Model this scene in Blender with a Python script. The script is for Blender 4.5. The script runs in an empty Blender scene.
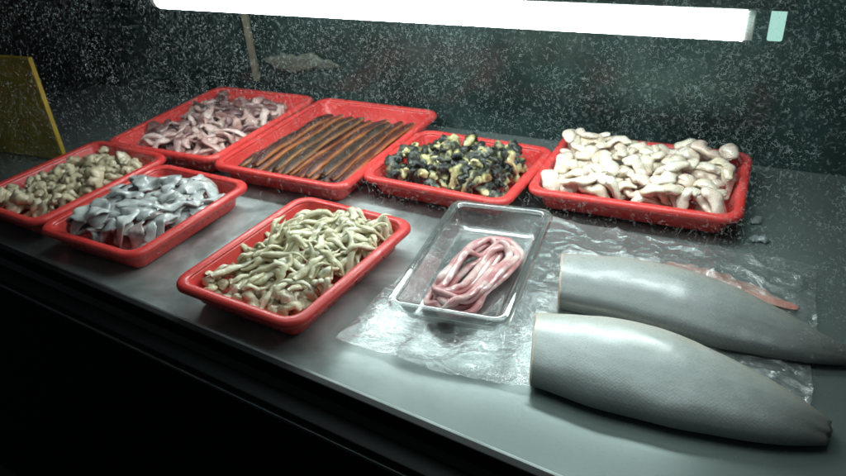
import bpy, math, random
from mathutils import Vector, Matrix, noise
random.seed(7)
S=bpy.context.scene
COL=bpy.context.collection
# ------------------------------------------------------------------ helpers
def link(o):
    COL.objects.link(o); return o
def empty(name,loc,rotz=0,label=None,cat=None,group=None):
    o=link(bpy.data.objects.new(name,None)); o.location=loc; o.rotation_euler=(0,0,rotz)
    o.empty_display_size=0.05
    tag(o,label,cat,group); return o
def tag(o,label=None,cat=None,group=None,kind=None):
    if label:o["label"]=label
    if cat:o["category"]=cat
    if group:o["group"]=group
    if kind:o["kind"]=kind
def mesh(name,V,F,mat,parent=None,smooth=True,attrs=None,loc=(0,0,0),rot=(0,0,0)):
    me=bpy.data.meshes.new(name); me.from_pydata([tuple(v) for v in V],[],F); me.update()
    if smooth: me.polygons.foreach_set("use_smooth",[True]*len(me.polygons))
    if mat: me.materials.append(mat)
    if attrs:
        for k,vals in attrs.items():
            a=me.attributes.new(k,'FLOAT','POINT'); a.data.foreach_set("value",vals)
    o=link(bpy.data.objects.new(name,me)); o.location=loc;o.rotation_euler=rot
    if parent:o.parent=parent
    return o
def box(name,c,s,mat,parent=None,rotz=0,bev=0.0,rot=None):
    x,y,z=[a/2 for a in s]
    V=[(-x,-y,-z),(x,-y,-z),(x,y,-z),(-x,y,-z),(-x,-y,z),(x,-y,z),(x,y,z),(-x,y,z)]
    F=[(0,3,2,1),(4,5,6,7),(0,1,5,4),(1,2,6,5),(2,3,7,6),(3,0,4,7)]
    o=mesh(name,V,F,mat,parent,False,loc=c,rot=rot or (0,0,rotz))
    if bev:
        m=o.modifiers.new("b",'BEVEL');m.width=bev;m.segments=3
    return o
def rrect(w,d,r,z,n=7):
    P=[]
    for cx,cy,a0 in ((w/2-r,d/2-r,0),(-w/2+r,d/2-r,90),(-w/2+r,-d/2+r,180),(w/2-r,-d/2+r,270)):
        for i in range(n+1):
            a=math.radians(a0+90*i/n); P.append((cx+r*math.cos(a),cy+r*math.sin(a),z))
    return P
def loft(rings,closed=False,cap0=False,cap1=False):
    V=[];F=[];n=len(rings[0])
    for R in rings:V+=R
    m=len(rings)
    for j in range(m if closed else m-1):
        a=j*n;b=((j+1)%m)*n
        for i in range(n):
            k=(i+1)%n
            F.append((a+i,a+k,b+k,b+i))
    if cap0:F.append(tuple(reversed(range(n))))
    if cap1:F.append(tuple(range((m-1)*n,m*n)))
    return V,F
# ------------------------------------------------------------------ materials
def nm(name):
    m=bpy.data.materials.new(name);m.use_nodes=True
    nt=m.node_tree; b=nt.nodes["Principled BSDF"]; return m,nt,nt.nodes,nt.links,b
def ramp(N,stops,interp='LINEAR'):
    r=N.new("ShaderNodeValToRGB"); r.color_ramp.interpolation=interp
    e=r.color_ramp.elements
    while len(e)>1:e.remove(e[-1])
    e[0].position=stops[0][0]; c=stops[0][1]; e[0].color=(*c,1) if len(c)==3 else c
    for p,c in stops[1:]:
        x=e.new(p);x.color=(*c,1) if len(c)==3 else c
    return r
def coords(N,L,rand=True):
    tc=N.new("ShaderNodeTexCoord")
    if not rand:return tc.outputs["Object"]
    oi=N.new("ShaderNodeObjectInfo"); ml=N.new("ShaderNodeMath");ml.operation='MULTIPLY';ml.inputs[1].default_value=17.3
    L.new(oi.outputs["Random"],ml.inputs[0])
    ad=N.new("ShaderNodeVectorMath");ad.operation='ADD'
    L.new(tc.outputs["Object"],ad.inputs[0]);L.new(ml.outputs[0],ad.inputs[1]); return ad.outputs[0]
def noi(N,L,co,scale,detail=3,rough=.5,dist=0):
    n=N.new("ShaderNodeTexNoise");n.inputs["Scale"].default_value=scale;n.inputs["Detail"].default_value=detail
    n.inputs["Roughness"].default_value=rough;n.inputs["Distortion"].default_value=dist
    L.new(co,n.inputs["Vector"]);return n
def bump(N,L,b,h,strength,dist):
    bp=N.new("ShaderNodeBump");bp.inputs["Strength"].default_value=strength;bp.inputs["Distance"].default_value=dist
    L.new(h,bp.inputs["Height"]);L.new(bp.outputs[0],b.inputs["Normal"]);return bp
def food(name,stops,scale=30,rough=.32,sss=.0,bs=220,bstr=.5,coat=.4,tip=None):
    m,nt,N,L,b=nm(name)
    co=coords(N,L)
    n=noi(N,L,co,scale,4,.6,.4)
    src=n.outputs["Fac"]
    oi=N.new("ShaderNodeObjectInfo")
    ma=N.new("ShaderNodeMath");ma.operation='MULTIPLY_ADD';ma.inputs[1].default_value=.22;
    L.new(oi.outputs["Random"],ma.inputs[0]);
    mb=N.new("ShaderNodeMath");mb.operation='ADD';mb.inputs[1].default_value=-.11;L.new(src,mb.inputs[0]);L.new(mb.outputs[0],ma.inputs[2])
    src=ma.outputs[0]
    if tip:
        at=N.new("ShaderNodeAttribute");at.attribute_name="t"
        mt=N.new("ShaderNodeMath");mt.operation='MULTIPLY_ADD';mt.inputs[1].default_value=tip;L.new(at.outputs["Fac"],mt.inputs[0])
        m3=N.new("ShaderNodeMath");m3.operation='SUBTRACT';m3.inputs[1].default_value=tip*.5;L.new(src,m3.inputs[0]);L.new(m3.outputs[0],mt.inputs[2]);src=mt.outputs[0]
    r=ramp(N,stops);L.new(src,r.inputs[0]);out=r.outputs[0]
    L.new(out,b.inputs["Base Color"])
    b.inputs["Roughness"].default_value=rough
    if sss:
        b.inputs["Subsurface Weight"].default_value=sss;b.inputs["Subsurface Scale"].default_value=.004
        b.inputs["Subsurface Radius"].default_value=(1,.5,.3)
    b.inputs["Coat Weight"].default_value=coat;b.inputs["Coat Roughness"].default_value=.14
    n2=noi(N,L,co,bs,4,.6);bump(N,L,b,n2.outputs["Fac"],bstr,.002)
    return m
def red_plastic():
    m,nt,N,L,b=nm("red_plastic")
    co=coords(N,L)
    n=noi(N,L,co,9,3);r=ramp(N,[(.3,(.60,.036,.034)),(.7,(.74,.066,.058))]);L.new(n.outputs[0],r.inputs[0])
    L.new(r.outputs[0],b.inputs["Base Color"])
    n2=noi(N,L,co,60,4);r2=ramp(N,[(.35,(.24,)*3),(.7,(.46,)*3)]);L.new(n2.outputs[0],r2.inputs[0]);L.new(r2.outputs[0],b.inputs["Roughness"])
    bump(N,L,b,n2.outputs[0],.1,.001)
    return m
RED=red_plastic()
def plain(name,col,rough=.5,metal=0,ns=20,var=.3,bstr=.1,spec=.5):
    m,nt,N,L,b=nm(name);co=coords(N,L,False)
    n=noi(N,L,co,ns,4,.6)
    r=ramp(N,[(.3,tuple(c*(1-var) for c in col)),(.7,tuple(min(1,c*(1+var)) for c in col))]);L.new(n.outputs[0],r.inputs[0])
    L.new(r.outputs[0],b.inputs["Base Color"]);b.inputs["Roughness"].default_value=rough;b.inputs["Metallic"].default_value=metal
    b.inputs["Specular IOR Level"].default_value=spec
    bump(N,L,b,n.outputs[0],bstr,.002);return m
BLACK=plain("black_powder_coat",(.004,.005,.006),.5,0,40,.3,.1,.2)
BACK=plain("dark_steel_back",(.036,.066,.062),.19,.55,5,.5,.25)
YEL=plain("mustard_board",(.45,.30,.025),.6,0,14,.25,.2)
GROUND=plain("dark_asphalt",(.03,.03,.03),.8,0,30,.3,.4)
CEIL=plain("case_grey_enamel",(.34,.39,.38),.4,0,8,.1)
LIP=plain("brushed_metal_lip",(.30,.33,.33),.3,.8,30,.2)
def steel():
    m,nt,N,L,b=nm("wet_steel_shelf");co=coords(N,L,False)
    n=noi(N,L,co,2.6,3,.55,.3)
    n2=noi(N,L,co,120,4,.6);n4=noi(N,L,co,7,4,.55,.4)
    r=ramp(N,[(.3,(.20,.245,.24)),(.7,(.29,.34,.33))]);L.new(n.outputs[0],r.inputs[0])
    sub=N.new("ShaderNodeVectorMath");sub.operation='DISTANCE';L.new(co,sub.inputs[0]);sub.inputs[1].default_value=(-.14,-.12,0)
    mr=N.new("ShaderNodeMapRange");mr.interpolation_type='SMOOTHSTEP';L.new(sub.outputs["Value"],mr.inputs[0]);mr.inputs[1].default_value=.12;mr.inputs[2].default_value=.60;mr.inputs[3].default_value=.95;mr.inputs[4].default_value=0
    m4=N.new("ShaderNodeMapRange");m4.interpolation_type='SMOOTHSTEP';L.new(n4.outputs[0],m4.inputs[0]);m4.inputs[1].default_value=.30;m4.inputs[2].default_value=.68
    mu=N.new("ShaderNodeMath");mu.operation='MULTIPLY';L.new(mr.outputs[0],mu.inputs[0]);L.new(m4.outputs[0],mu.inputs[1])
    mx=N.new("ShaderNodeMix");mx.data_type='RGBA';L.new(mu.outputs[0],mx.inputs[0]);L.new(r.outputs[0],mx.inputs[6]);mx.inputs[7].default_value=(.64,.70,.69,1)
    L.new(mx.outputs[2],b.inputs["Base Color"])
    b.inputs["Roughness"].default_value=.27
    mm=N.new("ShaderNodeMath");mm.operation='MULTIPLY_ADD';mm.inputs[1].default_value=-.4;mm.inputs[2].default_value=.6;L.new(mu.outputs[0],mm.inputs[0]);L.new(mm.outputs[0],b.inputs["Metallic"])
    bump(N,L,b,n2.outputs[0],.18,.0006);return m
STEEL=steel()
def frostmat():
    m,nt,N,L,b=nm("dried_frost_marks");N.remove(b);out=N["Material Output"]
    tl=N.new("ShaderNodeBsdfTranslucent");tl.inputs[0].default_value=(.72,.82,.82,1)
    df=N.new("ShaderNodeBsdfDiffuse");df.inputs[0].default_value=(.6,.66,.66,1)
    a=N.new("ShaderNodeMixShader");a.inputs[0].default_value=.35;L.new(tl.outputs[0],a.inputs[1]);L.new(df.outputs[0],a.inputs[2])
    tr=N.new("ShaderNodeBsdfTransparent");b2=N.new("ShaderNodeMixShader")
    co=coords(N,L,False);n=noi(N,L,co,40,3,.6);mr=N.new("ShaderNodeMapRange");L.new(n.outputs[0],mr.inputs[0])
    mr.inputs[1].default_value=.3;mr.inputs[2].default_value=.7;mr.inputs[3].default_value=.16;mr.inputs[4].default_value=.50
    L.new(mr.outputs[0],b2.inputs[0]);L.new(tr.outputs[0],b2.inputs[1]);L.new(a.outputs[0],b2.inputs[2]);L.new(b2.outputs[0],out.inputs[0]);return m
FROST=frostmat()
def clear_plastic(name,haze,rough=.08,bs=60,bstr=.5,gmin=.06,gmax=.6,dist=.8):
    m,nt,N,L,b=nm(name);N.remove(b);out=N["Material Output"];co=coords(N,L,False)
    tr=N.new("ShaderNodeBsdfTransparent");tr.inputs[0].default_value=(.96,.97,.97,1)
    gl=N.new("ShaderNodeBsdfGlossy");gl.inputs["Roughness"].default_value=rough
    df=N.new("ShaderNodeBsdfDiffuse");df.inputs[0].default_value=(.74,.78,.77,1)
    n=noi(N,L,co,bs,4,.6,dist)
    bp=N.new("ShaderNodeBump");bp.inputs["Strength"].default_value=bstr;bp.inputs["Distance"].default_value=.003
    L.new(n.outputs[0],bp.inputs["Height"]);L.new(bp.outputs[0],gl.inputs["Normal"])
    lw=N.new("ShaderNodeLayerWeight");lw.inputs["Blend"].default_value=.35;L.new(bp.outputs[0],lw.inputs["Normal"])
    a=N.new("ShaderNodeMixShader")
    n2=noi(N,L,co,bs*.5,5,.7,1.2);r=ramp(N,[(.4,(haze*.6,)*3),(.7,(min(1,haze*1.4),)*3)]);L.new(n2.outputs[0],r.inputs[0]);L.new(r.outputs[0],a.inputs[0])
    L.new(tr.outputs[0],a.inputs[1]);L.new(df.outputs[0],a.inputs[2])
    c=N.new("ShaderNodeMixShader");mr=N.new("ShaderNodeMapRange");L.new(lw.outputs["Facing"],mr.inputs[0]);mr.inputs[3].default_value=gmin;mr.inputs[4].default_value=gmax
    L.new(mr.outputs[0],c.inputs[0]);L.new(a.outputs[0],c.inputs[1]);L.new(gl.outputs[0],c.inputs[2])
    L.new(c.outputs[0],out.inputs[0]);return m
CLEAR=clear_plastic("clear_tray_plastic",.05,bs=30,bstr=.15,gmin=.07,gmax=.75)
FILM=clear_plastic("crumpled_bag_film",.14,rough=.17,bs=60,bstr=.8,gmin=.10,gmax=.5,dist=2.4)
def emis(name,col,st):
    m,nt,N,L,b=nm(name);N.remove(b);e=N.new("ShaderNodeEmission");e.inputs[0].default_value=(*col,1);e.inputs[1].default_value=st
    L.new(e.outputs[0],N["Material Output"].inputs[0]);return m
# ------------------------------------------------------------------ soft tube pieces
def tube(spine,radii,flat,nseg=10,amp=.12,freq=60,seed=0.,ridge=0,ridge_n=0,twist=1.0):
    n=len(spine);V=[];F=[];T=[];A=[]
    P=[Vector(p) for p in spine]
    tw=random.uniform(-.5,.5)*twist
    for i in range(n):
        t=(P[min(i+1,n-1)]-P[max(i-1,0)]).normalized()
        side=t.cross(Vector((0,0,1)))
        if side.length<1e-4:side=Vector((1,0,0))
        side.normalize();up=side.cross(t)
        if flat<.6:
            a0=tw+.5*twist*math.sin(i*.5+seed)
            side,up=side*math.cos(a0)+up*math.sin(a0),up*math.cos(a0)-side*math.sin(a0)
        r=radii[i]*(1+ridge*math.sin(ridge_n*i/(n-1)*math.tau))
        for k in range(nseg):
            a=math.tau*k/nseg
            o=side*math.cos(a)*r+up*math.sin(a)*r*flat
            q=P[i]+o
            d=noise.noise(Vector((q.x*freq+seed,q.y*freq+seed*.7,q.z*freq)))*amp*2
            d+=noise.noise(Vector((q.x*freq*2.3+seed,q.y*freq*2.3,q.z*freq*2.3)))*amp
            V.append(P[i]+o*(1+d));T.append(i/(n-1));A.append(abs(math.cos(a)))
    for i in range(n-1):
        for k in range(nseg):
            k2=(k+1)%nseg
            F.append((i*nseg+k,i*nseg+k2,(i+1)*nseg+k2,(i+1)*nseg+k))
    F.append(tuple(range(nseg)));F.append(tuple(reversed(range((n-1)*nseg,n*nseg))))
    return V,F,T,A
class Heap:
    def __init__(s,w,d,inset=.024,floor=.008,wall=.034,res=.004):
        s.w=w-2*inset;s.d=d-2*inset;s.res=res;s.nx=int(w/res)+1;s.ny=int(d/res)+1;s.W=w;s.D=d
        s.H=[[0]*s.ny for _ in range(s.nx)];s.own=[[-1]*s.ny for _ in range(s.nx)];s.items=[]
        for i in range(s.nx):
            for j in range(s.ny):
                x=i*res-w/2;y=j*res-d/2
                e=min(s.w/2-abs(x),s.d/2-abs(y))-.006
                s.H[i][j]=floor+ (0 if e>0 else min(1,-e/.014)*wall)
    def get(s,x,y):
        i=int((x+s.W/2)/s.res);j=int((y+s.D/2)/s.res)
        i=max(0,min(s.nx-1,i));j=max(0,min(s.ny-1,j));return s.H[i][j]
    def settle(s,pts,rad,flat,it=3):
        z=[]
        for (x,y),r in zip(pts,rad):
            q=.55*r
            z.append(max(s.get(x,y),s.get(x+q,y),s.get(x-q,y),s.get(x,y+q),s.get(x,y-q))+r*flat*.9)
        for _ in range(it):
            z=[(z[max(i-1,0)]+2*z[i]+z[min(i+1,len(z)-1)])/4 for i in range(len(z))]
        return z
    def stamp(s,pts,z,rad,flat):
        idx=len(s.items)
        for (x,y),zz,r in zip(pts,z,rad):
            i0=int((x-r+s.W/2)/s.res);i1=int((x+r+s.W/2)/s.res);j0=int((y-r+s.D/2)/s.res);j1=int((y+r+s.D/2)/s.res)
            for i in range(max(0,i0),min(s.nx-1,i1)+1):
                for j in range(max(0,j0),min(s.ny-1,j1)+1):
                    dx=i*s.res-s.W/2-x;dy=j*s.res-s.D/2-y;q=1-(dx*dx+dy*dy)/(r*r)
                    if q>0:
                        h=zz+math.sqrt(q)*r*flat
                        if h>s.H[i][j]:s.H[i][j]=h;s.own[i][j]=idx
        s.items.append(None)
    def finish(s,minc=3):
        cnt={}
        for col in s.own:
            for k in col:cnt[k]=cnt.get(k,0)+1
        for k,it in enumerate(s.items):
            if it and cnt.get(k,0)>=minc: it()
def spine2(cx,cy,L,ang,curve,wob,n):
    pts=[];a=ang;x=y=0;st=L/(n-1);ph=random.uniform(0,6.28)
    for i in range(n):
        pts.append((x,y));a+=curve/(n-1)+wob*math.sin(ph+i*1.1)/(n)*4
        x+=math.cos(a)*st;y+=math.sin(a)*st
    mx=sum(p[0] for p in pts)/n;my=sum(p[1] for p in pts)/n
    return [(p[0]-mx+cx,p[1]-my+cy) for p in pts]
def fill(name,tray,w,d,count,mat,label,cat,group,Lr,Rr,flat,curve,wob=.3,pw=4,taper=0,amp=.12,freq=60,n=14,nseg=10,
         mound=0,ridge=0,ridge_n=0,ang=None,over=0,heap=None,K=16,mats=None,center=(0,0),twist=1.0,done=True,rk=.9,lift=0):
    cx0,cy0,rz=tray
    hp=heap or Heap(w,d)
    for c in range(count):
        best=None
        for k in range(K):
            L=random.uniform(*Lr);R=random.uniform(*Rr)
            if mound:
                x=random.gauss(center[0],w*.22*mound);y=random.gauss(center[1],d*.22*mound)
            else:
                x=random.uniform(-hp.w/2,hp.w/2);y=random.uniform(-hp.d/2,hp.d/2)
            a=random.uniform(0,6.28) if ang is None else ang+random.gauss(0,.6)
            pts=spine2(x,y,L,a,random.uniform(-curve,curve),wob,n)
            # pieces may reach further out only once they lie above the tray wall
            ov=over if hp.get(x,y)>.026 else -.002
            if any(abs(p[0])>hp.w/2-R*rk+ov or abs(p[1])>hp.d/2-R*rk+ov for p in pts):continue
            tt=[i/(n-1) for i in range(n)]
            rad=[R*max(.12,(1-abs(2*t-1)**pw))**.5*(1-taper*t) for t in tt]
            hs=[hp.get(*p) for p in pts]
            sc=sum(hs)/n+max(hs)*.5
            if best is None or sc<best[0]:best=(sc,pts,rad,R)
            if mound and k>=4 and best:break
        if best is None:continue
        _,pts,rad,R=best
        z=hp.settle(pts,rad,flat);hp.stamp(pts,z,rad,flat)
        if lift:
            lf=random.uniform(0,lift);z=[q+lf*(i/(n-1))**2 for i,q in enumerate(z)]
        m=random.choice(mats) if mats else mat
        def make(pts=pts,rad=rad,z=z,m=m,sd=random.uniform(0,90)):
            mx,my,mz=pts[n//2][0],pts[n//2][1],z[n//2]
            sp=[(p[0]-mx,p[1]-my,zz-mz) for p,zz in zip(pts,z)]
            V,F,T,A=tube(sp,rad,flat,nseg,amp,freq,sd,ridge,ridge_n,twist)
            ca,sa=math.cos(rz),math.sin(rz)
            o=mesh(name,V,F,m,None,True,{"t":T,"edge":A},loc=(cx0+mx*ca-my*sa,cy0+mx*sa+my*ca,mz),rot=(0,0,rz))
            tag(o,label,cat,group)
        hp.items[-1]=make
    if done:hp.finish()
    return hp
# ------------------------------------------------------------------ trays
def tray(cx,cy,w,d,ang,label,mat=RED,name="food_tray",h=.046,group="red plastic food trays in the case",z0=.003,rimw=.012,r=.035):
    e=empty(name,(cx,cy,z0),ang,label,"tray",group)
    rr=[]
    prof=[(.036,0.0),(.030,.0015),(.026,.006),(rimw+.004,h-.003),(rimw+.0035,h-.001),(rimw+.001,h-.001)]
    for i,z in prof: rr.append(rrect(w-2*i,d-2*i,max(.006,r-i*.6),z))
    prof2=[(rimw+.006,h-.0015),(rimw+.0075,h-.005),(.028,.009),(.032,.005),(.038,.004)]
    inner=[rrect(w-2*i,d-2*i,max(.005,r-i*.6),z) for i,z in prof2]
    V,F=loft(rr+inner,False,True,True)
    mesh("basin",V,F,mat,e,True)
    rim=[];ins=[(rimw+.0065,h-.003),(rimw+.0055,h+.001),(rimw+.002,h+.0028),(rimw*.5,h+.003),(.003,h+.0015),(.0005,h-.002),(0,h-.007),(.002,h-.0095),(.003,h-.007),(.0045,h-.003),(rimw*.6,h-.0012),(rimw+.003,h-.0015)]
    for i,z in ins: rim.append(rrect(w-2*i,d-2*i,max(.006,r-i*.6),z))
    V,F=loft(rim,True)
    mesh("rim",V,F,mat,e,True)
    return e
R=math.radians
TR={'B':(-.207,1.252,.376,.288,R(1.5)),'C':(-.556,1.178,.322,.268,R(-2.4)),'D':(-.890,1.214,.346,.440,R(-.6)),
'E':(-1.240,1.222,.336,.420,R(.7)),'G':(-1.050,.810,.268,.312,R(-2.3)),'A':(-.667,.773,.264,.336,R(-4.2)),'F':(-1.318,.848,.256,.340,R(-4.0))}
LB={'B':"shallow red plastic tray holding pale cream offal pieces",'C':"red plastic tray holding black and yellow lumps",
'D':"large red plastic tray holding long brown strips",'E':"large red plastic tray holding pinkish octopus pieces",
'G':"red plastic tray holding wet grey squid",'A':"red plastic tray heaped with cream curly strips",'F':"red plastic tray holding knobbly beige pieces"}
for k,(x,y,w,d,a) in TR.items(): tray(x,y,w,d,a,LB[k])
CREAM=food("cream_offal",[(.3,(.70,.57,.42)),(.5,(.82,.72,.57)),(.7,(.89,.83,.72))],14,.26,.2,50,.3,.8)
PINKC=food("pinkish_offal",[(.3,(.68,.50,.40)),(.5,(.79,.65,.54)),(.7,(.85,.76,.66))],14,.26,.2,50,.3,.8)
x,y,w,d,a=TR['B']
fill("offal_piece",(x,y,a),w,d,175,CREAM,"pale cream wet offal piece in a red tray","offal","cream offal pieces",(.04,.095),(.010,.0165),.48,2.0,.9,pw=4,amp=.20,freq=50,n=20,nseg=14,mats=[CREAM,CREAM,PINKC],over=.012,ridge=.10,ridge_n=2,twist=.4)
BLK=food("black_yellow_snail",[(.34,(.016,.018,.015)),(.46,(.055,.06,.03)),(.54,(.34,.31,.12)),(.68,(.64,.57,.30))],38,.42,0,110,.9,.2,tip=.6)
BLK2=food("dark_grey_snail_skin",[(.35,(.016,.019,.018)),(.58,(.07,.075,.05)),(.70,(.4,.36,.17))],38,.42,0,110,.9,.2,tip=.3)
x,y,w,d,a=TR['C']
fill("snail_meat",(x,y,a),w,d,150,BLK,"olive black snail meat with yellow tip in tray","shellfish","snail meats heaped in a tray",(.030,.056),(.010,.0165),.55,3.2,1.1,amp=.55,freq=85,mats=[BLK,BLK,BLK2],mound=1.35,over=.008,n=18,nseg=16,taper=.35)
OCT=food("pink_octopus",[(.3,(.22,.09,.08)),(.45,(.46,.25,.22)),(.58,(.66,.46,.42)),(.7,(.74,.60,.55))],28,.35,0,200,.6)
PUR=food("brown_octopus_skin",[(.3,(.08,.035,.035)),(.55,(.26,.13,.13)),(.7,(.5,.34,.32))],26,.35,0,200,.6)
x,y,w,d,a=TR['E']
fill("octopus_piece",(x,y,a),w,d,200,OCT,"pinkish brown cut octopus piece in a red tray","seafood","octopus pieces in a tray",(.04,.12),(.009,.018),.45,2.8,.9,taper=.5,amp=.3,freq=60,mats=[OCT,OCT,PUR],over=.010,K=6)
BEI=food("beige_knobbly",[(.3,(.40,.32,.20)),(.5,(.64,.54,.36)),(.7,(.74,.65,.48))],30,.4,0,160,.9)
x,y,w,d,a=TR['F']
fill("roe_piece",(x,y,a),w,d,190,BEI,"knobbly beige seafood piece in a red tray","seafood","beige pieces heaped in a tray",(.022,.050),(.007,.012),.7,2.6,.9,amp=.5,freq=120,n=12,over=.008,K=7)
SQD=food("grey_squid",[(.3,(.24,.25,.26)),(.45,(.42,.44,.44)),(.62,(.58,.60,.59)),(.75,(.72,.74,.72))],30,.30,.35,40,.5,.5)
SQP=food("mauve_squid",[(.3,(.14,.08,.08)),(.48,(.34,.27,.26)),(.65,(.58,.55,.53))],30,.30,.2,40,.5,.5)
x,y,w,d,a=TR['G']
fill("squid_piece",(x,y,a),w,d,95,SQD,"wet limp grey white squid piece in red tray","squid","squid pieces in a tray",(.06,.125),(.014,.026),.26,1.9,1.2,pw=3,amp=.34,freq=55,n=26,nseg=20,taper=.5,mats=[SQD,SQD,SQD,SQP],over=.012,twist=.5)
STR=food("cream_strip",[(.3,(.56,.50,.30)),(.5,(.77,.71,.49)),(.7,(.84,.80,.63))],30,.4,.1,170,.8)
STR2=food("browned_curly_strip",[(.3,(.34,.26,.14)),(.5,(.64,.55,.37)),(.7,(.80,.74,.58))],40,.4,0,170,1)
x,y,w,d,a=TR['A']
hp=Heap(w,d)
fill("curly_seafood",(x,y,a),w,d,120,STR2,"small curly suckered cream seafood piece in a tray","seafood","cream strips heaped in a tray",(.03,.055),(.007,.0115),.75,5,.9,amp=.5,freq=110,n=16,heap=hp,mats=[STR2,STR],over=.004,done=False)
fill("seafood_strip",(x,y,a),w,d,150,STR,"curved tapered cream white seafood strip in tray","seafood","cream strips heaped in a tray",(.045,.095),(.0068,.0105),.60,1.1,.25,pw=2.5,taper=.80,amp=.20,freq=90,n=18,mound=.85,heap=hp,center=(.018,.060),over=.022,ridge=.07,ridge_n=6,ang=.9,lift=.016,twist=1.0)
x,y,w,d,a=TR['D'];hp=Heap(w,d)
def brown(nm_,c0,c1,c2,c3):
    m,nt,N,L,b=nm(nm_);co=coords(N,L)
    at=N.new("ShaderNodeAttribute");at.attribute_name="edge"
    n=noi(N,L,co,25,4,.6,.5)
    ad=N.new("ShaderNodeMath");ad.operation='MULTIPLY_ADD';ad.inputs[1].default_value=.35;L.new(n.outputs[0],ad.inputs[0]);L.new(at.outputs["Fac"],ad.inputs[2])
    r=ramp(N,[(.25,c0),(.66,c1),(.82,c2),(.96,c3)]);
    mu=N.new("ShaderNodeMath");mu.operation='MULTIPLY';mu.inputs[1].default_value=.82;L.new(ad.outputs[0],mu.inputs[0])
    L.new(mu.outputs[0],r.inputs[0]);L.new(r.outputs[0],b.inputs["Base Color"]);b.inputs["Roughness"].default_value=.42
    b.inputs["Coat Weight"].default_value=.15;n2=noi(N,L,co,140,4,.6);bump(N,L,b,n2.outputs[0],.7,.002);return m
BRN=brown("brown_strip_skin",(.040,.013,.010),(.085,.024,.016),(.26,.075,.03),(.50,.19,.06))
BR2=brown("dark_strip_skin",(.030,.017,.012),(.065,.032,.020),(.20,.09,.04),(.42,.20,.08))
BR3=brown("red_brown_strip_skin",(.06,.014,.010),(.13,.032,.020),(.32,.09,.035),(.54,.21,.07))
ns=10
for row in range(3):
  for i in range(ns):
    if row==2 and random.random()<.25: continue
    L=random.uniform(.325,.352) if row<2 else random.uniform(.29,.34)
    cxx=(-hp.w/2+.015+(hp.w-.030)*(i+.0+(.35 if row%2 else 0))/(ns-.65))
    n=24
    pts=spine2(cxx,.006+random.uniform(-.005,.005),L,math.pi/2+random.gauss(0,.010),random.uniform(-.05,.05),.012,n)
    r0=random.uniform(.0120,.0142)
    rad=[r0*(1-abs(2*t/(n-1)-1)**8*.45) for t in range(n)]
    fl=.52
    z=hp.settle(pts,rad,fl,8);hp.stamp(pts,z,rad,fl*.8)
    def make(pts=pts,z=z,rad=rad,sd=random.uniform(0,50),mm=random.choice((BRN,BRN,BR2,BR3))):
        mx,my,mz=pts[n//2][0],pts[n//2][1],z[n//2]
        V,F,T,A=tube([(p[0]-mx,p[1]-my,q-mz) for p,q in zip(pts,z)],rad,fl,14,.10,60,sd,twist=.3)
        ca,sa=math.cos(a),math.sin(a)
        o=mesh("brown_strip",V,F,mm,None,True,{"t":T,"edge":A},loc=(x+mx*ca-my*sa,y+mx*sa+my*ca,mz),rot=(0,0,a))
        tag(o,"long dark brown strip with orange edges in a red tray","seafood","long brown strips in a tray")
    hp.items[-1]=make
hp.finish(8)
# ------------------------------------------------------------------ clear tray with intestines
cx,cy,w,d,a=-.386,.868,.188,.334,R(6.5)
tray(cx,cy,w,d,a,"clear plastic tray holding coiled pink intestines",CLEAR,"clear_tray",.042,None,.010,.009,.022)
INT=food("pink_intestine",[(.3,(.56,.20,.21)),(.42,(.70,.36,.36)),(.54,(.82,.60,.57)),(.66,(.88,.78,.74))],24,.28,.2,50,.3,.6)
hp=Heap(w,d,.020,.012,.03)
def smooth_path(ctrl,n):
    P=[ctrl[0]]+ctrl+[ctrl[-1]];out=[]
    segs=len(ctrl)-1
    for i in range(n):
        u=i/(n-1)*segs;k=min(int(u),segs-1);t=u-k
        p0,p1,p2,p3=P[k],P[k+1],P[k+2],P[k+3]
        out.append(tuple(.5*((2*p1[j])+(-p0[j]+p2[j])*t+(2*p0[j]-5*p1[j]+4*p2[j]-p3[j])*t*t+(-p0[j]+3*p1[j]-3*p2[j]+p3[j])*t**3) for j in range(2)))
    return out
rr_=random.Random(11)
ctrl=[];lanes=[(-.056,.036),(-.040,.014),(-.050,.046),(-.026,.024),(-.044,.004),(-.012,.044),(-.034,.030)]
for i,(xa,xb) in enumerate(lanes):
    j=lambda s:rr_.uniform(-s,s)
    top=.078+j(.026);bot=-.118+j(.014)
    ctrl+=[(xa,bot+.03),(xa+.004+j(.004),-.06),(xa+.012+j(.006),.0),(xa+.024+j(.004),top-.028),((xa+xb)/2+.022,top),(xb+.012,top-.022),(xb+.006+j(.006),.0),(xb-.008+j(.006),-.06),(xb-.022,bot+.024),((xb+xa)/2-.014,bot)]
def halves(c):
    k=len(c)//2;return [c[:k],c[k:]]
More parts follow.
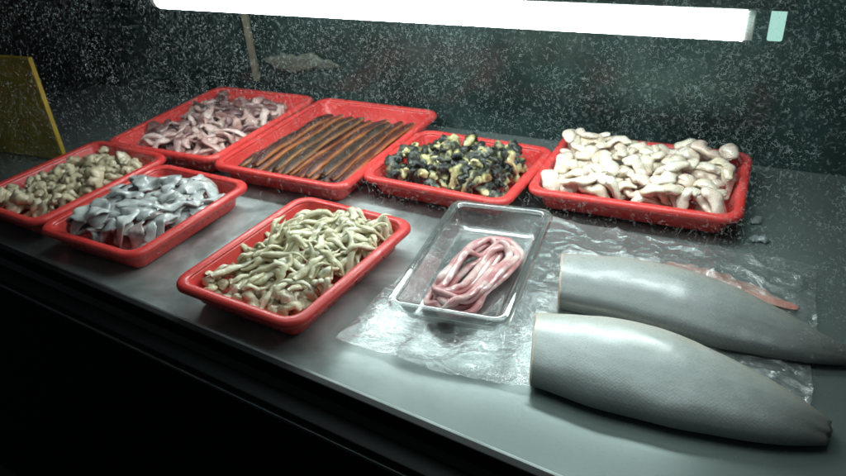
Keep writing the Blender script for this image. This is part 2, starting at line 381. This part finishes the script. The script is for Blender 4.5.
for pi_,pth in enumerate(halves(ctrl)):
    pth=[(max(-.058,min(.056,q[0])),max(-.130,min(.112,q[1]))) for q in pth]
    n=340;pts=smooth_path(pth,n)
    rad=[.0064*(1+.08*math.sin(i*.3+pi_*2)+.10*math.sin(i*.11+pi_))*min(1,.35+min(i,n-1-i)*.1) for i in range(n)]
    z=[0]*n
    for s0 in range(0,n,30):
        s1=min(n,s0+33);zz=hp.settle(pts[s0:s1],rad[s0:s1],.55,6);hp.stamp(pts[s0:s1],zz,rad[s0:s1],.38)
        for q in range(s0,s1):z[q]=zz[q-s0]
    for _ in range(8): z=[(z[max(i-1,0)]+2*z[i]+z[min(i+1,n-1)])/4 for i in range(n)]
    mx,my,mz=pts[n//2][0],pts[n//2][1],z[n//2]
    V,F,T,A=tube([(p[0]-mx,p[1]-my,(q-mz)) for p,q in zip(pts,z)],rad,.72,14,.08,90,random.uniform(0,50))
    ca,sa=math.cos(a),math.sin(a)
    o=mesh("intestine",V,F,INT,None,True,{"t":T,"edge":A},loc=(cx+mx*ca-my*sa,cy+mx*sa+my*ca,mz+.004),rot=(0,0,a))
    tag(o,"long pink and white intestine folded in a clear tray","intestine","pink intestines in the clear tray")
# ------------------------------------------------------------------ plastic bag
def bag():
    BL,TL,TRc,BR=Vector((-.515,.648)),Vector((-.50,1.10)),Vector((.10,1.09)),Vector((.105,.74))
    nx,ny=190,150;V=[];F=[]
    for i in range(nx+1):
        for j in range(ny+1):
            u,v=i/nx,j/ny
            p=BL*(1-u)*(1-v)+BR*u*(1-v)+TL*(1-u)*v+TRc*u*v
            e=min(u,1-u,v,1-v)
            ed=noise.noise(Vector((p.x*10,p.y*10,3)))*.014*(1-min(1,e*6))
            q=Vector((p.x*12+p.y*6,p.y*12-p.x*4,.3))
            r1=1-abs(noise.noise(q))*7;r2=1-abs(noise.noise(q*2.2+Vector((5,1,0))))*7
            z=.0035+.0045*max(0,r1)**1.2+.0028*max(0,r2)**1.2+.0012*noise.noise(q*.6)
            # bag stands a little higher over the meat strip packed in it
            z+=.010*math.exp(-((p.x+.03)/.13)**4-((p.y-1.012)/.035)**4)
            sag=-.035*math.sin(min(1,u*1.3)*3.14)*(1-v)**2
            V.append((p.x+ed,p.y+ed*.8+sag,max(.0015,z)))
    for i in range(nx):
        for j in range(ny):
            a=i*(ny+1)+j;F.append((a,a+ny+1,a+ny+2,a+1))
    o=mesh("plastic_bag",V,F,FILM,None,True)
    tag(o,"crumpled clear plastic bag lying flat under fish","plastic bag")
bag()
# ------------------------------------------------------------------ fish
def fishmat(name,D,lo):
    m,nt,N,L,b=nm(name);co=coords(N,L)
    av=N.new("ShaderNodeAttribute");av.attribute_name="v"
    mpn=N.new("ShaderNodeMapping");mpn.inputs["Scale"].default_value=(5,26,18);L.new(co,mpn.inputs[0])
    n=noi(N,L,mpn.outputs[0],1,5,.65,.5)
    ad=N.new("ShaderNodeMath");ad.operation='MULTIPLY_ADD';ad.inputs[1].default_value=.36;L.new(n.outputs[0],ad.inputs[0]);L.new(av.outputs["Fac"],ad.inputs[2])
    r=ramp(N,[(.15,(lo*.94,lo,lo*1.0)),(.50,(lo*1.2,lo*1.28,lo*1.27)),(.70,(.60*D,.65*D,.64*D)),(.86,(.76*D,.77*D,.72*D)),(1,(.86*D,.80*D,.69*D))]);L.new(ad.outputs[0],r.inputs[0])
    s=N.new("ShaderNodeAttribute");s.attribute_name="s"
    rs=ramp(N,[(.0,(1,.96,.92)),(.03,(1,1,1)),(.6,(.88,.88,.88)),(.9,(.58,.57,.55)),(1,(.28,.26,.25))]);L.new(s.outputs["Fac"],rs.inputs[0])
    mx=N.new("ShaderNodeMix");mx.data_type='RGBA';mx.blend_type='MULTIPLY';mx.inputs[0].default_value=1;L.new(r.outputs[0],mx.inputs[6]);L.new(rs.outputs[0],mx.inputs[7])
    mp=N.new("ShaderNodeMapping");mp.inputs["Scale"].default_value=(240,330,240);mp.inputs["Rotation"].default_value=(0,0,.5);L.new(co,mp.inputs[0])
    v=N.new("ShaderNodeTexVoronoi");v.inputs["Scale"].default_value=1;v.inputs["Randomness"].default_value=.45;L.new(mp.outputs[0],v.inputs["Vector"])
    nv_=noi(N,L,co,16,3,.6)
    rv=ramp(N,[(.1,(1,1,1)),(.75,(.74,.74,.74))]);L.new(v.outputs["Distance"],rv.inputs[0])
    fm=N.new("ShaderNodeMapRange");L.new(nv_.outputs[0],fm.inputs[0]);fm.inputs[1].default_value=.35;fm.inputs[2].default_value=.65;fm.inputs[3].default_value=.2;fm.inputs[4].default_value=.9
    m2=N.new("ShaderNodeMix");m2.data_type='RGBA';m2.blend_type='MULTIPLY';L.new(fm.outputs[0],m2.inputs[0]);L.new(mx.outputs[2],m2.inputs[6]);L.new(rv.outputs[0],m2.inputs[7])
    L.new(m2.outputs[2],b.inputs["Base Color"]);b.inputs["Metallic"].default_value=.12
    rr=ramp(N,[(.3,(.30,)*3),(.7,(.48,)*3)]);L.new(nv_.outputs[0],rr.inputs[0]);L.new(rr.outputs[0],b.inputs["Roughness"])
    b.inputs["Coat Weight"].default_value=.35;b.inputs["Coat Roughness"].default_value=.2
    bump(N,L,b,v.outputs["Distance"],.22,.0007);return m
FSK=fishmat("silver_fish_skin",1.0,.38);FSK2=fishmat("darker_fish_skin",.70,.25)
FLESH=food("pale_fish_flesh",[(.3,(.56,.34,.28)),(.5,(.70,.55,.46)),(.7,(.78,.70,.60))],25,.3,0,80,.6)
REDM=food("red_fish_meat",[(.3,(.34,.10,.08)),(.5,(.50,.22,.18)),(.7,(.60,.38,.32))],30,.3,0,80,.6)
def interp(st,s):
    for i in range(len(st)-1):
        if s<=st[i+1][0]:
            t=(s-st[i][0])/(st[i+1][0]-st[i][0]);t=max(0,t)
            return [st[i][k]+(st[i+1][k]-st[i][k])*t for k in range(len(st[0]))]
    return list(st[-1])
def fish(st,slant,label,seed,mat):
    x0,x1=st[0][0],st[-1][0];ns,nv=90,34
    cx=(x0+x1)/2;cy=(st[2][1]+st[2][2])/2
    e=empty("fish_piece",(cx,cy,.008),0,label,"fish","halved fish on the plastic bag")
    raw=[interp(st,x0+(x1-x0)*i/ns) for i in range(ns+1)]
    for _ in range(40):
        raw=[raw[0]]+[[(raw[i-1][k]+2*raw[i][k]+raw[i+1][k])/4 for k in range(4)] for i in range(1,ns)]+[raw[-1]]
    V=[];F=[];Sv=[];Vv=[]
    tot=2*nv
    for i,(xx,lo,hi,h) in enumerate(raw):
        s=i/ns
        lo+=.0022*noise.noise(Vector((s*6,seed,0)))*min(1,s*4);hi+=.0022*noise.noise(Vector((s*6,seed,5)))*min(1,s*4)
        for k in range(tot):
            if k<=nv: v=k/nv; a=math.pi*(1-v); yy=(math.cos(a)+1)/2; zz=math.sin(a)**.66
            else: q=(k-nv)/nv; v=1-q; yy=(math.cos(math.pi*q)+1)/2; zz=0
            wv=.0018*noise.noise(Vector((xx*14,yy*2.5,seed)))+.0006*noise.noise(Vector((xx*50,yy*9,seed)))
            z=zz*h*(.90+.32*(yy-.5))+(wv if zz>.05 else 0)
            sl=slant*(.5-yy)*(1-s)**3
            if s>.94: sl+=(s-.94)*.10*noise.noise(Vector((yy*5+seed,0,2)))
            if s<.02 : sl+=.0015*noise.noise(Vector((yy*12,zz*4,seed)))
            V.append((xx+sl-cx,lo+(hi-lo)*yy-cy,max(0,z)));Sv.append(s);Vv.append(v)
    for i in range(ns):
        for k in range(tot):
            k2=(k+1)%tot;F.append((i*tot+k,(i+1)*tot+k,(i+1)*tot+k2,i*tot+k2))
    F.append(tuple(reversed(range(ns*tot,(ns+1)*tot))))
    mesh("body",V,F,mat,e,True,{"s":Sv,"v":Vv})
    ring=V[:tot];c=Vector((0,0,0))
    for p in ring:c+=Vector(p)
    c/=tot
    R0=[Vector(p)+Vector((.0005,0,0))+(Vector(p)-c)*.012 for p in ring];R1=[Vector(p)+Vector((-.0016,0,0))+(Vector(p)-c)*.008 for p in ring];R2=[c+(Vector(p)-c)*.94+Vector((-.0028,0,.0)) for p in ring];R3=[c+(Vector(p)-c)*.45+Vector((-.0018,0,0)) for p in ring]
    VV,FF=loft([[tuple(p) for p in q] for q in (R0,R1,R2,R3)],False,False,True)
    mesh("cut_face",VV,FF,FLESH,e,True)
    return e
fish([(-.238,.658,.784,.042),(-.146,.650,.812,.046),(-.062,.652,.812,.044),(-.020,.656,.796,.041),(.042,.666,.772,.034),(.085,.678,.752,.026),(.122,.694,.732,.010)],.035,
 "silver grey fish half with pale belly edge on plastic",1.3,FSK)
fish([(-.252,.832,.947,.042),(-.15,.832,.972,.047),(-.06,.825,.969,.043),(.0,.825,.952,.037),(.05,.828,.930,.031),(.09,.835,.906,.025),(.144,.850,.878,.010)],.03,
 "dark silver fish half with scaly skin on plastic",7.7,FSK2)
n=20;pts=[(-.12+.2*i/(n-1),.008*math.sin(i*.25)-.0022*i) for i in range(n)]
V,F,T,A=tube([(p[0]+.03,p[1],.0) for p in pts],[.016*(1-abs(2*i/(n-1)-1)**4*.7) for i in range(n)],.16,12,.35,70,4.,twist=0)
o=mesh("fish_belly_strip",V,F,REDM,None,True,loc=(-.03,1.012,.005));tag(o,"thin reddish fish belly strip inside the plastic bag","fish")
ICE=food("melting_ice",[(.3,(.22,.26,.26)),(.7,(.36,.40,.40))],20,.2,0,60,.5,.6)
for (ix,iy,L,aa) in ((.004,1.215,.030,.3),(.014,1.15,.032,-.4)):
    n=12;pts=spine2(0,0,L,aa,.9,.5,n)
    V,F,T,A=tube([(p[0],p[1],0) for p in pts],[.009*(1-abs(2*i/(n-1)-1)**3*.8) for i in range(n)],.5,12,.45,90,ix*99,twist=0)
    o=mesh("ice_lump",V,F,ICE,None,True,loc=(ix,iy,.003));tag(o,"small flat melting ice lump on the steel shelf","ice","melting ice lumps on the shelf")
n=20
V,F,T,A=tube([(-.12+.24*i/(n-1),0,.012*math.sin(i*.33)) for i in range(n)],[.020*max(.08,math.sin(math.pi*i/(n-1)))**.7 for i in range(n)],.3,12,.35,45,3.,twist=0)
o=mesh("paper_scrap",V,F,plain("pale_olive_scrap",(.06,.066,.05),.7,0,30,.5,.4),None,True,loc=(-1.12,1.440,.135),rot=(R(90),0,0));tag(o,"pale crumpled paper scrap stuck on the back panel","paper scrap")
# ------------------------------------------------------------------ display case
case=empty("display_case",(-.6,1.0,0),0,"glass fronted seafood display case with black frame","display case")
def cpos(x,y,z):return (x+.6,y-1.0,z)
SL=.100
def gy(x):return .53-SL*(x+.166)
XL,XR=-1.95,.75;YB=1.456
V=[cpos(XL,gy(XL),-.0008),cpos(XR,gy(XR),-.0008),cpos(XR,YB,-.0008),cpos(XL,YB,-.0008)]
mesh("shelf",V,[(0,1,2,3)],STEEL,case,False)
ang=math.atan(-SL)
mxx=(XL+XR)/2
LEN=(XR-XL)/math.cos(ang)
box("sill",cpos(mxx,gy(mxx)-.010,.004),(LEN,.012,.026),BLACK,case,ang,.002)
box("metal_lip",cpos(mxx,gy(mxx)+.001,.004),(LEN,.005,.016),LIP,case,ang,.001)
box("front_panel",cpos(mxx,gy(mxx)-.036,-.42),(LEN,.03,.80),BLACK,case,ang,.002)
box("front_trim",cpos(mxx,gy(mxx)-.053,-.035),(LEN,.004,.006),LIP,case,ang,.001)
box("back_panel",cpos(mxx,YB+.012,.31),(XR-XL,.02,.70),BACK,case)
box("end_panel",cpos(XL-.012,1.0,.31),(.02,.96,.70),BLACK,case)
box("end_panel",cpos(XR+.012,.95,.31),(.02,1.02,.70),BLACK,case)
box("roof",cpos(mxx,1.04,.675),(XR-XL+.05,.86,.02),CEIL,case)
LEAN=.13
def frost():
    V=[];F=[];rnd=random.Random(3)
    def dens(x,z,soft=.12):
        zt=.358+.14*(x+.13)
        if x>-.05: zt-=.05
        t=(z-(zt-soft*.6))/soft;t=max(0,min(1,t));t=t*t*(3-2*t)
        k=.5+.9*noise.noise(Vector((x*7,z*9,1)))
        side=max(.35,min(1,(x+1.2)/.8))
        return t*max(.35,min(1,k+.35))*side
    cx=mxx
    cnt=0
    while cnt<34000:
        x=rnd.uniform(-1.45,.2);z=rnd.uniform(.10,.60)
        if rnd.random()>dens(x,z,.20):continue
        cnt+=1
        n=rnd.randint(6,10);a=rnd.uniform(0,6.28);st=rnd.uniform(.0004,.0009);c=rnd.uniform(.5,1.15)*rnd.choice((-1,1));w0=rnd.uniform(.00010,.00024)
        px,pz=x,z;b=len(V)
        for i in range(n):
            ww=w0*(1-.5*abs(2*i/(n-1)-1));nx_,nz_=-math.sin(a),math.cos(a)
            V.append((px+nx_*ww-cx,0,pz+nz_*ww));V.append((px-nx_*ww-cx,0,pz-nz_*ww))
            a+=c+rnd.gauss(0,.3)
            if rnd.random()<.25:c=-c
            px+=math.cos(a)*st;pz+=math.sin(a)*st
        for i in range(n-1):F.append((b+2*i,b+2*i+2,b+2*i+3,b+2*i+1))
    cnt=0
    while cnt<220000:
        x=rnd.uniform(-1.45,.2);z=rnd.uniform(.02,.60)
        d=dens(x,z,.40)*.9+.11*max(.1,.5+noise.noise(Vector((x*5,z*5,8))))
        if rnd.random()>d:continue
        cnt+=1;s=rnd.uniform(.00012,.00030);b=len(V);a0=rnd.uniform(0,6)
        k=3
        for i in range(k):V.append((x-cx+s*math.cos(a0+i*math.tau/k)*rnd.uniform(.7,1.5),0,z+s*math.sin(a0+i*math.tau/k)*rnd.uniform(.7,1.5)))
        F.append(tuple(range(b,b+k)))
    o=mesh("frosted_glass",V,F,FROST,case,False,loc=cpos(mxx,gy(mxx),.0),rot=(-LEAN,0,ang));o["kind"]="stuff"
frost()
o=box("yellow_board",(-1.64,.976,.127),(.245,.012,.252),YEL,None,R(4),.002);tag(o,"dull mustard yellow board standing upright on the shelf","board")
# lamp
lamp=empty("fluorescent_lamp",(-.60,1.12,.365),0,"bright white fluorescent tube lamp hanging inside the case","lamp")
def cyl(name,x0,x1,r,mat,parent,n=24,y=0,z=0):
    Rg=[[(xx,y+r*math.cos(math.tau*k/n),z+r*math.sin(math.tau*k/n)) for k in range(n)] for xx in (x0,x1)]
    V,F=loft(Rg,False,True,True);return mesh(name,V,F,mat,parent,False)
GLOW=emis("lit_fluorescent_tube",(.88,1.0,.99),28)
cyl("tube",-.61,.538,.022,GLOW,lamp)
WP=plain("white_lamp_plastic",(.6,.64,.6),.4)
cyl("end_cap",.5385,.550,.0205,WP,lamp)
cyl("end_cap",-.624,-.6105,.0205,WP,lamp)
box("housing",(.0,.0,.036),(1.20,.034,.022),plain("dark_green_housing",(.02,.035,.03),.5),lamp,0,.003)
box("bracket",(.580,.0,.012),(.020,.03,.058),emis("pale_green_glow_clip",(.50,.9,.78),.8),lamp,0,.003)
for hx in (-.5,.5): box("suspension_strap",(hx,.0,.172),(.012,.004,.25),BLACK,lamp)
o=box("plastic_rod",(-1.272,1.437,.205),(.016,.012,.26),plain("pale_translucent_rod",(.14,.13,.09),.3),None,R(5),.002)
tag(o,"pale plastic upright rod against the back panel","rod")
g=mesh("ground",[(-30,-30,-.85),(30,-30,-.85),(30,30,-.85),(-30,30,-.85)],[(0,1,2,3)],GROUND,None,False);g["kind"]="structure"
al=bpy.data.lights.new("added_fill_light",'AREA');al.shape='RECTANGLE';al.size=1.0;al.size_y=.34;al.energy=2.1;al.color=(.80,1,.97)  # unseen area lamp added under the roof as soft fill for fish and trays
ao=link(bpy.data.objects.new("added_fill_light",al));ao.location=(-.36,.86,.64)
# ------------------------------------------------------------------ world, camera
w=bpy.data.worlds.new("World");S.world=w;w.use_nodes=True
w.node_tree.nodes["Background"].inputs[0].default_value=(.030,.042,.044,1);w.node_tree.nodes["Background"].inputs[1].default_value=1.0
p,r,YAW=.53583,-.07819,R(29)
Fv=Vector((0,math.cos(p),-math.sin(p)));R0=Vector((1,0,0));U0=Vector((0,math.sin(p),math.cos(p)))
Rv=R0*math.cos(r)+U0*math.sin(r);Uv=-R0*math.sin(r)+U0*math.cos(r)
M=Matrix((Rv,Uv,-Fv)).transposed();M=Matrix.Rotation(YAW,3,'Z')@M
cd=bpy.data.cameras.new("camera");cam=bpy.data.objects.new("camera",cd);link(cam)
cam.matrix_world=Matrix.Translation((0,0,.65))@M.to_4x4()
cd.lens=36*700/846;cd.sensor_width=36;cd.clip_start=.02;cd.clip_end=200
cd.dof.use_dof=True;cd.dof.focus_distance=.74;cd.dof.aperture_fstop=12
S.camera=cam
S.view_settings.view_transform='Standard';S.view_settings.look='None';S.view_settings.exposure=0
